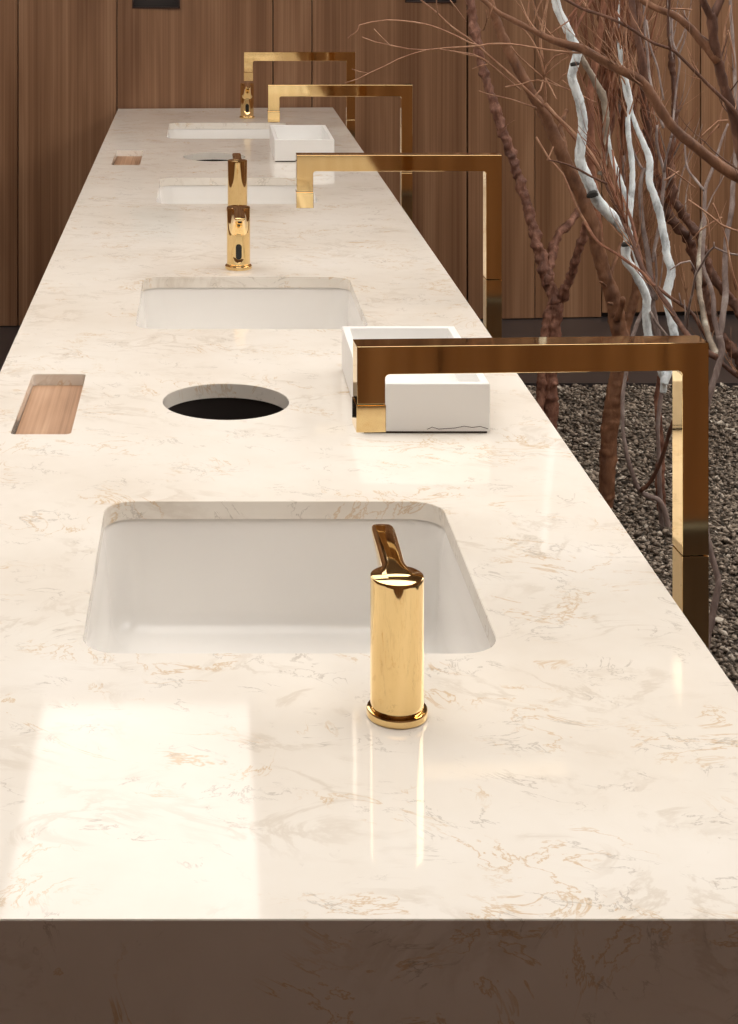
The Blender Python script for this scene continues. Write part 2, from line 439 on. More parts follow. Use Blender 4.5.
# ------------------------------------------------------------------ square gold faucets
def faucet(x, y, lift, rz, label, length=.43, drop=.111, th=.034, nozz=.0):
    """tall tap rising from the floor behind the counter edge, bar reaching over the basin"""
    H = TOP + .281 + lift; J = TOP + .019 + lift
    e = tag(empty('gold_faucet', (x, y, 0), rz), label, 'faucet', 'square gold bridge faucets along the counter')
    w = .0165; L_ = length - w; dn = H - drop; sw = .0345; r = .006
    def arc(cx, cz, a0, a1, q=r):
        return [(cx + q * math.cos(math.radians(a0 + (a1 - a0) * i / 5)), cz + q * math.sin(math.radians(a0 + (a1 - a0) * i / 5))) for i in range(6)]
    b = H - th; seam = dn + .034
    pts = [(w, J + .0015), (w, H), (-L_, H), (-L_, seam), (-L_ + sw, seam)]
    pts += arc(-L_ + sw + r, b - r, 180, 90) + arc(-w - r, b - r, 90, 0) + [(-w, J + .0015)]
    prism('spout_bar', pts, -.019, .019, M['gold'], e, .0006, axis='Y')
    box('lower_post', -w, w, -.019, .019, 0, J, M['gold'], e, .0006)
    box('floor_plate', -.04, .04, -.04, .04, 0.0, .008, M['gold'], e, .002)
    nz = box('nozzle', -L_ - .0008, -L_ + sw + .0008, -.0198, .0198, dn, seam - .0012, M['gold'], e, .0006)
    bm = bmesh.new(); add_box(bm, -L_ + .006, -L_ + sw - .006, -.013, .013, dn - .0015, dn + .0005)
    bm_obj('aerator', bm, M['steel'], nz)
R = math.radians
faucet(.6035, 2.085, 0, R(2.6), 'nearest and largest square gold faucet, its bar crossing the near white box', .434, .104)
faucet(.6100, 3.55, .026, 0, 'square gold faucet second from the front, beyond the near white box')
faucet(.6070, 5.03, .028, 0, 'square gold faucet third from the front, its bar just above the far white box')
faucet(.5720, 6.53, .008, 0, 'farthest square gold faucet closest to the timber wall')

# ------------------------------------------------------------------ short sensor dispensers
def dispenser(x, y, rz, label, s=1.0):
    e = tag(empty('soap_dispenser', (x, y, TOP), rz), label, 'soap dispenser', 'short gold sensor dispensers')
    e.scale = (s, s, s)
    lathe('base_ring', [(.028, 0), (.0303, .0006), (.0308, .002), (.0308, .0026), (.0308, .0066), (.0308, .0072), (.0300, .0085), (.0266, .009)], M['gold'], e)
    body = lathe('body', [(.0255, .0088), (.0255, .0108), (.0268, .0118), (.0270, .014), (.0270, .0155), (.0270, .137), (.0270, .1392), (.0266, .1408), (.0256, .1414), (.001, .1422)], M['gold'], e)
    # spout: lofted sections along +Y, flowing out of the head
    secs = [(-.012, .0225, .112, .1424), (.000, .0262, .085, .1432), (.010, .0250, .076, .1437), (.020, .0205, .073, .1440), (.029, .0160, .082, .1442), (.040, .0140, .100, .1444),
            (.060, .0131, .117, .1446), (.090, .0129, .127, .1442), (.120, .0129, .1315, .1432), (.138, .0126, .1325, .1420), (.145, .0106, .1332, .1410), (.148, .007, .135, .1395)]
    rr = []
    for (yy, hw, z0, z1) in secs:
        ring = []; n_ = 28; cz = (z0 + z1) / 2; hz = (z1 - z0) / 2
        for k in range(n_):
            a = 2 * math.pi * k / n_; c, s_ = math.cos(a), math.sin(a); ex = .55
            ring.append((hw * math.copysign(abs(c) ** ex, c), yy, cz + hz * math.copysign(abs(s_) ** ex, s_)))
        rr.append(ring)
    sp = rings('spout', rr, M['gold'], e, True, True, 50)
    sub = sp.modifiers.new('smooth', 'SUBSURF'); sub.levels = 1; sub.render_levels = 1
    rings('outlet', [[(px_, .138 + py_, z) for px_, py_ in circle(0, 0, q, 20)] for q, z in ((.0045, .1335), (.0045, .129), (.0025, .129))], M['black'], sp, True, True)
    # keyhole-shaped face with the sensor window
    def face(hw, z0, z1, top, dy, nm, mt, par):
        out = []
        for k in range(21):
            a = math.pi + math.pi * k / 20; out.append((hw * math.cos(a), z0 + hw * 1.1 + hw * 1.1 * math.sin(a)))
        out += [(hw * .93, z0 + hw * 1.9), (top, z1 - .02), (top, z1), (-top, z1), (-top, z1 - .02), (-hw * .93, z0 + hw * 1.9)]
        bm = bmesh.new()
        fr = [bm.verts.new((px_, math.sqrt(max(0, .027 ** 2 - px_ ** 2)) + dy, pz)) for px_, pz in out]
        bk = [bm.verts.new((px_, math.sqrt(max(0, .027 ** 2 - px_ ** 2)) - .004, pz)) for px_, pz in out]
        bm.faces.new(fr); bm.faces.new(bk[::-1]); m_ = len(out)
        for k in range(m_): bm.faces.new((fr[k], fr[(k + 1) % m_], bk[(k + 1) % m_], bk[k]))
        return bm_obj(nm, bm, mt, par)
    fp = face(.0135, .018, .098, .006, .0022, 'sensor_plate', M['gold'], e)
    out = [(x_, z_) for x_, z_ in rrect(-.0068, .0068, .026, .060, .0066, 6)]
    bevel(prism('sensor_window', out, .026, .0305, M['black'], fp, 0, 'Y'), .0006)
dispenser(.1952, 1.694, 0, 'nearest short gold dispenser standing in front of the closest basin')
dispenser(.0815, 3.868, math.pi, 'short gold dispenser with dark oval sensor facing the viewer behind the second basin')
dispenser(.0945, 4.62, 0, 'short gold dispenser seen from behind, just above the sensor-faced one')
dispenser(.178, 6.80, math.pi, 'tiny farthest gold dispenser with dark sensor, by the timber wall')

# ------------------------------------------------------------------ gravel bed
def gravel():
    bm = bmesh.new(); [bm.verts.new(p) for p in ((1, 0, 0), (-1, 0, 0), (0, 1, 0), (0, -1, 0), (0, 0, 1), (0, 0, -1))]; bm.verts.ensure_lookup_table()
    for a_ in (0, 1):
        for b_ in (2, 3):
            for c_ in (4, 5): bm.faces.new((bm.verts[a_], bm.verts[b_], bm.verts[c_]))
    bm.normal_update(); bmesh.ops.recalc_face_normals(bm, faces=bm.faces); bm.verts.index_update()
    base = np.array([v.co[:] for v in bm.verts]); fc = np.array([[v.index for v in f.verts] for f in bm.faces]); bm.free()
    n = 90000
    x = rng.uniform(GX0 + .01, GX1 - .01, n); y = rng.uniform(GY0 + .01, GY1 - .01, n)
    far = (x > 2.5) & (rng.random(n) < .75); x[far] = rng.uniform(GX0 + .01, 2.5, far.sum())
    s = rng.uniform(.004, .011, n)
    sc = np.stack([s * rng.uniform(.9, 2.0, n), s * rng.uniform(.5, 1.0, n), s * rng.uniform(.3, .8, n)], 1)
    z = -.020 + rng.uniform(0, .018, n)
    V = np.repeat(base[None], n, 0) * (1 + rng.uniform(-.22, .22, (n, len(base), 1)))
    V = V * sc[:, None, :]
    a = rng.uniform(0, math.tau, n); t = rng.uniform(-.5, .5, n)
    c, d = np.cos(t)[:, None], np.sin(t)[:, None]
    X, Z = V[..., 0] * c - V[..., 2] * d, V[..., 0] * d + V[..., 2] * c
    V[..., 0], V[..., 2] = X, Z
    c, d = np.cos(a)[:, None], np.sin(a)[:, None]
    X, Y = V[..., 0] * c - V[..., 1] * d, V[..., 0] * d + V[..., 1] * c
    V[..., 0], V[..., 1] = X, Y
    V += np.stack([x, y, z], 1)[:, None, :]
    V[..., 0] = np.clip(V[..., 0], GX0 + .002, GX1 - .002); V[..., 1] = np.clip(V[..., 1], GY0 + .002, GY1 - .002)
    FC = (fc[None] + (np.arange(n) * len(base))[:, None, None]).reshape(-1, 3)
    me = bpy.data.meshes.new('gravel'); nv = V.reshape(-1, 3)
    me.vertices.add(len(nv)); me.vertices.foreach_set('co', nv.ravel().astype(np.float32))
    me.loops.add(FC.size); me.loops.foreach_set('vertex_index', FC.ravel().astype(np.int32))
    me.polygons.add(len(FC)); me.polygons.foreach_set('loop_start', (np.arange(len(FC)) * 3).astype(np.int32))
    me.update(); me.validate()
    tag(link('gravel', me, M['stones']), 'dark grey-brown gravel chips filling the garden bed', 'gravel', kind='stuff')
gravel()
LV = [(558, 389, .022), (562, 391, .014), (603, 396, .012), (552, 398, .012), (720, 424, .022), (724, 426, .016), (730, 431, .018), (713, 423, .014),
      (735, 398, .012), (654, 412, .008), (718, 622, .020), (722, 386, .014), (690, 455, .010), (600, 431, .008)]
for i, (px, py, s) in enumerate(LV):
    y = 1.72 * F / (py - VY); p = P(px, py, y)
    bm = bmesh.new(); k = 10
    top = [bm.verts.new((s * math.cos(math.tau * j / k) * (1 if j % 2 else .82), .5 * s * math.sin(math.tau * j / k), .004 * math.sin(3 * math.tau * j / k) + .003)) for j in range(k)]
    bot = [bm.verts.new((v.co.x, v.co.y, v.co.z - .0025)) for v in top]
    bm.faces.new(top); bm.faces.new(bot[::-1])
    for j in range(k): bm.faces.new((top[j], top[(j + 1) % k], bot[(j + 1) % k], bot[j]))
    o = bm_obj('dry_leaf', bm, M['leaf']); o.location = (p.x, y, .004); o.rotation_euler = (random.uniform(-.3, .3), random.uniform(-.2, .2), random.uniform(0, 6))
    tag(o, 'small pale dry leaf lying on the dark gravel', 'leaf', 'pale leaves scattered on the gravel')

# ------------------------------------------------------------------ bare trees
def smooth_path(pts, y0, y1, r0, r1, step=.012, wob=.0, fac=1.0):
    """pts in frame pixels traced on the stem; depth runs from y0 to y1; radii in metres"""
    q = []; n = len(pts)
    ln = [0]
    for i in range(1, n): ln.append(ln[-1] + math.hypot(pts[i][0] - pts[i - 1][0], pts[i][1] - pts[i - 1][1]))
    for i, p in enumerate(pts):
        t = ln[i] / max(ln[-1], 1e-6)
        if isinstance(r0, (list, tuple)):
            u = t * (len(r0) - 1); k = min(int(u), len(r0) - 2); r = r0[k] + (r0[k + 1] - r0[k]) * (u - k)
        else: r = r0 + (r1 - r0) * t
        q.append((P(p[0], p[1], y0 + (y1 - y0) * t), r * fac))
    out = []
    for i in range(n - 1):
        p0, p1, p2, p3 = q[max(i - 1, 0)][0], q[i][0], q[i + 1][0], q[min(i + 2, n - 1)][0]
        m = max(1, int((p2 - p1).length / step))
        for j in range(m):
            t = j / m
            v = .5 * ((2 * p1) + (p2 - p0) * t + (2 * p0 - 5 * p1 + 4 * p2 - p3) * t * t + (3 * p1 - p0 - 3 * p2 + p3) * t ** 3)
            if wob: v += Vector((noise.noise(v * 14), noise.noise(v * 14 + Vector((9, 0, 0))), 0)) * wob
            out.append((v, q[i][1] + (q[i + 1][1] - q[i][1]) * t))
    out.append(q[-1]); return out
FAC = {'pale': .93, 'red': .86, 'brown': .84, 'darkb': .78, 'grey': .70, 'lichen': .8, 'rtwig': .75}
def base_py(y): return 1.72 * F / y + VY + 6
def tree(name, label, stems, twigs=(), fans=(), group='bare trees in the gravel bed'):
    s0 = stems[0]; b = P(s0[2][0][0], s0[2][0][1], s0[3])
    e = tag(empty(name, (b.x, b.y, 0)), label, 'tree', group)
    allp = []
    def finish(bm, nm, mt, **kw):
        for v in bm.verts: v.co -= Vector((b.x, b.y, 0))
        return bm_obj(nm, bm, M[mt], e, 180)
    for (part, mt, pts, y0, y1, r0, r1, knob) in stems:
        rmx = max(r0) if isinstance(r0, list) else max(r0, r1)
        bm = bmesh.new(); pr = smooth_path(pts, y0, y1, r0, r1, .006 if rmx > .012 else .011, .003, FAC.get(mt, .8)); allp.append(pr)
        rmax = max(r for _, r in pr); sweep(bm, pr, 16 if rmax > .012 else 8, max(knob, .08), random.random() * 9)
        finish(bm, part, mt)
    if twigs or fans:
        groups = {}
        for (mt, pts, y0, y1, r0, r1) in twigs:
            bm = groups.setdefault(mt, bmesh.new()); sweep(bm, smooth_path(pts, y0, y1, r0, r1, .02, .003, .72), 5)
        for (mt, count, si, t0, t1, dirs, ln, r, spread) in fans:
            bm = groups.setdefault(mt, bmesh.new()); pr = allp[si]
            for _ in range(count):
                a = pr[int(random.uniform(t0, t1) * (len(pr) - 1))][0].copy()
                d = Vector(dirs).normalized() + Vector((random.uniform(-1, 1), random.uniform(-1, 1), random.uniform(-.6, .6))) * spread
                d.normalize(); n_ = 9; L1 = ln * random.uniform(.4, 1.2); path = []
                for k in range(n_):
                    path.append((a.copy(), r * (1 - .85 * k / (n_ - 1))))
                    d = (d + Vector((random.uniform(-1, 1), random.uniform(-1, 1), random.uniform(-.6, 1))) * .16).normalized(); a += d * L1 / n_
                sweep(bm, path, 5)
                if random.random() < .7:
                    k = random.randint(2, 6); a = path[k][0].copy(); d2 = (d + Vector((random.uniform(-1, 1), random.uniform(-.5, .5), .2)) * .8).normalized()
                    sweep(bm, [(a + d2 * L1 * .09 * j + Vector((0, 0, .004 * j * j)), path[k][1] * .75 * (1 - .18 * j)) for j in range(5)], 4)
        for mt, bm in groups.items():
            o = finish(bm, 'twigs', mt); o['kind'] = 'stuff'
    return e

B = base_py
# T1: knobbly reddish stem by the counter edge
Y = 5.45
tree('bare_tree', 'knobbly reddish bare tree forking low, closest to the counter edge', [
    ('trunk', 'red', [(552, B(Y)), (551, 480), (550, 430), (550, 380), (552, 340), (555, 315), (557, 301)], Y, Y, .028, .026, .4),
    ('trunk', 'red', [(538, B(Y) - 2), (539, 430), (541, 380), (544, 340), (548, 315), (553, 302)], Y - .03, Y, .017, .016, .5),
    ('branch', 'red', [(557, 303), (549, 284), (542, 262), (535, 236), (527, 205), (519, 180), (512, 157), (505, 137), (498, 117), (492, 97), (484, 72), (477, 45), (472, 15), (468, -40), (462, -120)],
     Y, Y + .35, [.023, .018, .017, .016, .015], 0, .75),
    ('branch', 'red', [(559, 303), (566, 288), (573, 270), (578, 252), (583, 237), (588, 221), (590, 208)], Y, Y - .15, .017, .013, .75),
    ('branch', 'red', [(548, 286), (550, 268), (554, 250), (558, 236), (567, 226), (577, 214), (582, 203)], Y, Y + .15, .017, .012, .8),
], twigs=[('twig', [(484, 30), (487, 20), (486, 10)], Y + .3, Y + .2, .004, .002), ('twig', [(503, 128), (515, 120)], Y + .15, Y, .003, .001)])
# T2: thick warm brown trunk
Y = 4.95
tree('bare_tree', 'thick warm brown bare tree leaning left with broken branch stubs', [
    ('trunk', 'brown', [(603, B(Y)), (606, 500), (608, 460), (611, 420), (616, 392), (620, 370), (622, 345), (618, 325), (613, 300), (606, 278), (600, 255), (595, 235), (589, 214), (581, 194), (571, 174), (560, 150), (550, 126), (540, 106), (530, 91), (516, 66), (506, 45), (498, 25), (491, 2), (484, -50), (476, -150)],
     Y, Y + .1, [.026, .030, .033, .026, .024, .022, .018, .015, .015, .013], 0, .18),
    ('branch_stub', 'brown', [(616, 320), (622, 306), (623, 298)], Y, Y - .05, .012, .009, .2),
    ('branch_stub', 'brown', [(606, 286), (602, 283), (600, 282)], Y - .02, Y - .07, .006, .004, 0),
    ('branch_stub', 'brown', [(612, 304), (608, 303)], Y - .02, Y - .07, .006, .004, 0),
    ('branch', 'brown', [(610, 292), (612, 272), (617, 256), (621, 243)], Y + .02, Y + .1, .008, .006, 0),
    ('branch', 'rtwig', [(600, 260), (598, 232), (594, 195), (591, 155), (590, 115), (592, 80), (598, 45), (603, 10), (606, -40)], Y + .15, Y + .3, .020, .010, .2),
    ('branch', 'brown', [(574, 180), (566, 160), (563, 140), (560, 128), (567, 110)], Y + .1, Y + .2, .014, .008, .5),
], twigs=[
    ('twig', [(543, 106), (522, 86), (505, 70), (480, 48), (466, 37), (452, 27), (437, 13), (421, 0), (400, -18)], Y, Y - .2, .0065, .003),
    ('twig', [(545, 103), (556, 115), (568, 127), (580, 140), (592, 155), (600, 171)], Y - .05, Y - .15, .007, .006),
    ('twig', [(536, 108), (524, 104), (510, 99), (488, 94), (479, 91)], Y, Y - .25, .004, .002),
    ('twig', [(438, 14), (437, 5), (436, -10)], Y - .2, Y - .25, .003, .002),
    ('twig', [(520, 90), (505, 77), (490, 64), (475, 55), (465, 53), (445, 50)], Y, Y - .2, .0045, .0025),
    ('twig', [(488, 64), (480, 66), (472, 69)], Y - .1, Y - .1, .003, .0015),
    ('twig', [(505, 87), (522, 84), (538, 80), (558, 86)], Y - .2, Y - .25, .0035, .002),
    ('twig', [(545, 104), (545, 90), (544, 78), (546, 66), (555, 56), (568, 52)], Y - .05, Y - .1, .006, .003),
    ('twig', [(543, 78), (530, 66), (520, 57), (511, 47)], Y - .1, Y - .2, .004, .003),
    ('twig', [(544, 78), (541, 60), (534, 44), (524, 30), (518, 25)], Y - .1, Y - .15, .005, .0035),
    ('twig', [(543, 80), (540, 90), (535, 96)], Y - .1, Y - .15, .004, .003),
    ('twig', [(545, 78), (556, 98), (557, 99)], Y - .1, Y - .2, .004, .002),
    ('twig', [(545, 76), (555, 66), (568, 57)], Y - .1, Y - .15, .003, .0025),
    ('twig', [(543, 62), (541, 40), (545, 15), (550, -10)], Y - .1, Y - .1, .006, .005),
    ('twig', [(534, 26), (537, 12), (546, -8)], Y - .1, Y - .1, .004, .003),
    ('twig', [(527, 22), (529, 8), (530, -8)], Y - .1, Y - .1, .005, .004),
    ('twig', [(545, 35), (538, 15), (531, -6)], Y - .1, Y - .1, .003, .003),
    ('rtwig', [(545, 106), (560, 122), (572, 136), (598, 168), (610, 190)], Y, Y, .005, .006),
    ('twig', [(546, 78), (560, 86), (575, 92), (590, 100), (596, 102)], Y - .1, Y, .003, .003),
    ('twig', [(536, 137), (545, 152), (550, 160), (563, 174), (570, 190), (576, 206), (585, 222), (592, 234)], Y - .25, Y - .3, .004, .0055),
    ('twig', [(553, 147), (549, 157), (547, 160)], Y - .25, Y - .28, .003, .0025),
    ('twig', [(572, 88), (562, 80)], Y - .2, Y - .2, .0025, .002),
    ('twig', [(558, 82), (563, 75), (573, 70)], Y - .2, Y - .2, .0025, .002),
])
# T3: chalk white trunk and its pale companions
Y = 4.80
W = 'pale'
e = tree('white_tree', 'chalky white bare tree with black scars and a kinked trunk', [
    ('trunk', 'grey', [(662, B(Y)), (660, 500), (659, 470), (658, 440), (659, 410), (662, 392), (664, 384)], Y, Y, .010, .009, .1),
    ('trunk', W, [(663, 392), (664, 382), (661, 370), (653, 350), (648, 335), (646, 312), (646, 297), (641, 284), (633, 270), (626, 260), (626, 250), (629, 240), (627, 232), (619, 224), (610, 215), (602, 207), (596, 199), (591, 188), (585, 175), (580, 160), (582, 140), (583, 122), (580, 105), (576, 90), (572, 76), (575, 62), (577, 52), (571, 38), (564, 22), (557, 6), (551, -30), (542, -120)],
     Y, Y - .25, [.010, .013, .012, .014, .017, .016, .014, .013, .013, .012, .011, .009], 0, .12),
    ('branch', 'grey', [(661, 376), (660, 350), (656, 325), (652, 305), (651, 285), (649, 262), (645, 240), (641, 216), (640, 198), (641, 180), (644, 168)], Y + .05, Y + .1, [.017, .016, .012, .010, .008], 0, .15),
    ('branch', W, [(640, 272), (636, 255), (630, 238), (627, 230)], Y + .02, Y + .05, .010, .008, .1),
    ('branch', W, [(628, 228), (630, 205), (633, 180), (632, 160), (629, 140), (628, 120), (631, 104), (627, 85), (621, 60), (619, 30), (617, -10), (614, -70)], Y + .05, Y + .2, [.010, .009, .008, .007, .006], 0, .2),
    ('branch', W, [(628, 215), (626, 198), (619, 178), (613, 160), (609, 140), (607, 120)], Y + .02, Y + .05, [.012, .011, .007, .003], 0, .1),
    ('branch', W, [(664, 384), (670, 366), (675, 342), (671, 318), (667, 298), (669, 282), (671, 270), (667, 255), (665, 240), (660, 215), (654, 196), (649, 180), (649, 160), (643, 143), (638, 130), (632, 112), (626, 95), (621, 70), (619, 45)], Y - .02, Y + .15, [.012, .014, .013, .012, .010, .006, .003], 0, .15),
    ('branch', 'grey', [(652, 262), (656, 240), (661, 215), (663, 192), (664, 173), (660, 155), (657, 140), (657, 125)], Y + .1, Y + .15, [.007, .008, .006], 0, .15),
    ('branch', 'grey', [(664, 172), (668, 152), (671, 138)], Y + .12, Y + .1, .006, .005, .1),
    ('branch', 'grey', [(648, 172), (643, 170), (637, 160), (632, 148)], Y + .1, Y + .12, .006, .005, .1),
    ('branch', 'lichen', [(600, 175), (604, 160), (606, 140), (606, 115), (604, 98), (598, 88), (592, 76), (586, 66), (580, 55), (574, 40)], Y + .05, Y + .05, [.010, .013, .014, .012, .009], 0, .4),
    ('branch', 'grey', [(630, 240), (636, 262), (648, 290), (655, 300)], Y + .08, Y + .06, .008, .007, .1),
], twigs=[('grey', [(655, 298), (656, 275), (655, 252)], Y, Y, .006, .004),
          ('grey', [(665, 190), (672, 178), (679, 171)], Y + .1, Y, .003, .002), ('grey', [(657, 300), (661, 275), (663, 255)], Y, Y, .004, .002),
          ('grey', [(650, 312), (655, 322), (666, 335), (672, 345)], Y - .05, Y, .006, .006),
          ('grey', [(663, 128), (652, 90), (648, 60), (645, 30), (644, 5), (642, -30)], Y + .1, Y + .3, .006, .006),
          ('grey', [(664, 100), (658, 70), (650, 45), (646, 20)], Y + .2, Y + .3, .004, .005),
          ('grey', [(671, 138), (675, 100), (679, 62), (672, 40), (672, 10)], Y + .1, Y + .3, .005, .005), ('grey', [(679, 55), (686, 35), (684, 10)], Y + .3, Y + .3, .004, .003)],
    fans=[('rtwig', 32, 4, .58, .97, (-.10, .1, 1), .42, .0055, .22), ('rtwig', 14, 1, .68, .9, (.25, .35, 1), .40, .0055, .26), ('twig', 26, 4, .3, .9, (-.2, .1, 1), .34, .003, .45)])
# black scars on the white trunk, as their own parts
for (px, py, dy, r, tilt) in ((593, 194, 2.6, .0148, 0), (626, 244, 1.6, .0136, .2), (574.5, 64, 1.6, .0120, .2)):
    yy = Y - .25 * {194: .57, 244: .42, 64: .83}[py]
    bm = bmesh.new(); a = P(px - .5 * dy * .3, py - dy, yy); b2 = P(px + dy * .3, py + dy, yy)
    sweep(bm, [(a + (b2 - a) * k / 4, r * (.9, 1.0, 1.05, 1.0, .88)[k]) for k in range(5)], 16, .7, px)
    for v in bm.verts: v.co -= e.location
    bm_obj('black_scar', bm, M['ring'], e, 180)
# T4: slim grey-pink forked stems right of the near post
Y = 3.95
tree('slender_tree', 'slender grey-pink forked sapling right of the nearest gold faucet post', [
    ('trunk', 'grey', [(706, B(Y)), (708, 635), (714, 605), (718, 583), (713, 560), (707, 535), (705, 500), (706, 460), (706, 425), (710, 395), (717, 370), (722, 350), (719, 335)], Y, Y + .1, [.010, .012, .010, .008, .009, .011, .012], 0, .15),
    ('branch', 'grey', [(719, 337), (714, 318), (713, 300), (709, 283), (704, 268), (703, 250), (704, 225), (704, 205), (705, 188), (711, 174), (716, 160), (722, 140), (728, 124)], Y + .1, Y + .3, [.010, .008, .007, .007, .006, .004], 0, .1),
    ('branch', 'grey', [(720, 337), (723, 315), (725, 295), (725, 270), (726, 245), (729, 225), (732, 205), (733, 185), (735, 160), (736, 120), (734, 60), (730, 0), (727, -60)], Y + .1, Y + .4, [.011, .010, .009, .008, .006, .005], 0, .12),
    ('branch', 'grey', [(704, 190), (697, 182), (689, 172), (686, 160), (685, 145), (685, 135)], Y + .2, Y + .3, [.005, .004, .003], 0, 0),
    ('branch', 'lichen', [(717, 356), (711, 343), (706, 328), (703, 310), (700, 290), (699, 265), (701, 245), (704, 222)], Y + .12, Y + .5, .010, .008, .3),
], twigs=[('grey', [(686, 336), (688, 312), (692, 295), (696, 274), (703, 264), (709, 252), (714, 247), (724, 252), (732, 254), (740, 255)], Y + .2, Y, .0045, .0035),
          ('grey', [(696, 274), (690, 261), (680, 263), (670, 270)], Y + .15, Y + .1, .004, .002), ('grey', [(714, 247), (714, 242)], Y, Y, .003, .002),
          ('twig', [(692, 240), (700, 230), (712, 222), (722, 217)], Y, Y, .003, .0025), ('twig', [(708, 249), (709, 235), (707, 220), (703, 210)], Y, Y, .0035, .002),
          ('grey', [(682, 305), (679, 293)], Y, Y, .003, .002), ('grey', [(685, 322), (686, 312), (684, 300)], Y, Y, .003, .002),
          ('twig', [(689, 200), (700, 208), (712, 217), (722, 225), (740, 232)], Y - .1, Y - .1, .003, .004),
          ('twig', [(668, 168), (683, 178), (696, 188)], Y - .1, Y, .003, .002), ('twig', [(665, 180), (672, 176), (679, 171)], Y - .1, Y, .003, .002),
          ('twig', [(728, 250), (733, 275), (738, 290), (744, 310)], Y, Y, .003, .003), ('twig', [(712, 203), (720, 222), (726, 240), (728, 252), (732, 275), (736, 290)], Y, Y, .003, .003),
          ('twig', [(700, 138), (708, 130), (718, 121), (728, 120)], Y, Y, .003, .003), ('twig', [(702, 147), (710, 135), (719, 124)], Y, Y, .003, .0025),
          ('twig', [(719, 128), (724, 100), (728, 70), (724, 35), (730, 5)], Y + .3, Y + .3, .003, .003), ('twig', [(728, 30), (734, 60), (735, 90)], Y + .3, Y + .3, .003, .003),
          ('twig', [(727, 33), (722, 50), (733, 70)], Y + .3, Y + .3, .0025, .0025)])
# T5: dark curved stem under the near bar
Y = 4.78
tree('slender_tree', 'thin dark curved stem with a low fork framed under the nearest faucet bar', [
    ('trunk', 'grey', [(670, B(Y)), (669, 530), (665, 512), (658, 500), (648, 496), (640, 490), (633, 475), (627, 455), (623, 430), (622, 405), (624, 385), (627, 368), (631, 345), (637, 325), (644, 308), (648, 296)], Y, Y + .05, [.013, .011, .010, .009, .008, .008, .009, .009, .006], 0, .15),
    ('branch', 'darkb', [(641, 491), (650, 483), (657, 470), (663, 455), (668, 438), (674, 420)], Y, Y - .1, .008, .007, .15),
])
Y = 4.9
tree('bare_tree', 'short reddish stem standing beside the near faucet post among gravel', [
    ('trunk', 'red', [(668, B(Y)), (664, 520), (661, 500), (660, 475), (661, 455), (659, 430), (657, 405), (659, 385), (660, 365), (657, 340)], Y, Y + .02, [.018, .015, .013, .011, .009, .008], 0, .3)])
# T6 / T7: knobbly background trunks at right
Y = 5.5
tree('bare_tree', 'knobbly brown background tree zigzagging behind the slender sapling at right', [
    ('trunk', 'darkb', [(775, B(Y)), (768, 430), (752, 390), (738, 357), (727, 344), (717, 330), (709, 312), (702, 290), (698, 268), (693, 252), (687, 236), (677, 227), (668, 214), (660, 200), (655, 185), (650, 150), (644, 100), (640, 40), (636, -60)], Y, Y + .2, [.028, .025, .020, .020, .019, .016, .013, .012], 0, .8),
    ('branch', 'darkb', [(765, 400), (755, 345), (738, 310), (729, 296), (720, 285), (712, 272), (706, 255), (700, 240), (696, 230), (688, 222), (680, 210), (674, 198), (672, 180), (670, 160), (675, 120), (672, 60), (668, 0), (660, -80)], Y - .05, Y + .2, [.020, .018, .018, .016, .012, .009, .008], 0, .8),
], fans=[('rtwig', 26, 0, .45, .9, (-.1, 0, 1), .4, .005, .3), ('grey', 14, 1, .3, .9, (.1, 0, 1), .35, .0035, .35), ('twig', 30, 0, .35, .9, (.1, -.1, 1), .32, .0024, .6)])
Y = 6.0
tree('bare_tree', 'tall pale pinkish bare tree rising behind the white trunk', [
    ('trunk', 'brown', [(612, B(Y)), (614, 400), (620, 355), (630, 315), (637, 280), (632, 240), (620, 215), (612, 190), (608, 165), (606, 130), (600, 90), (602, 40), (598, 0), (596, -80)], Y, Y, [.020, .018, .016, .014, .012, .010], 0, .3),
    ('branch', 'rtwig', [(618, 212), (628, 230), (640, 250), (654, 280)], Y - .3, Y - .4, .008, .010, .2),
    ('branch', 'red', [(606, 150), (612, 110), (608, 70), (614, 30), (612, -20), (610, -90)], Y, Y + .1, .014, .010, .3),
    ('branch', 'grey', [(622, 220), (624, 170), (622, 130), (620, 90), (624, 40), (622, -10), (620, -80)], Y, Y + .1, .010, .008, .2),
], fans=[('rtwig', 60, 0, .55, .95, (.05, -.1, 1), .5, .0065, .25), ('twig', 60, 1, .1, .9, (.0, -.3, 1), .34, .0028, .5), ('twig', 30, 0, .5, .9, (-.2, -.3, 1), .3, .0026, .5),
         ('rtwig', 30, 3, .1, .9, (.1, -.2, 1), .5, .006, .3)])
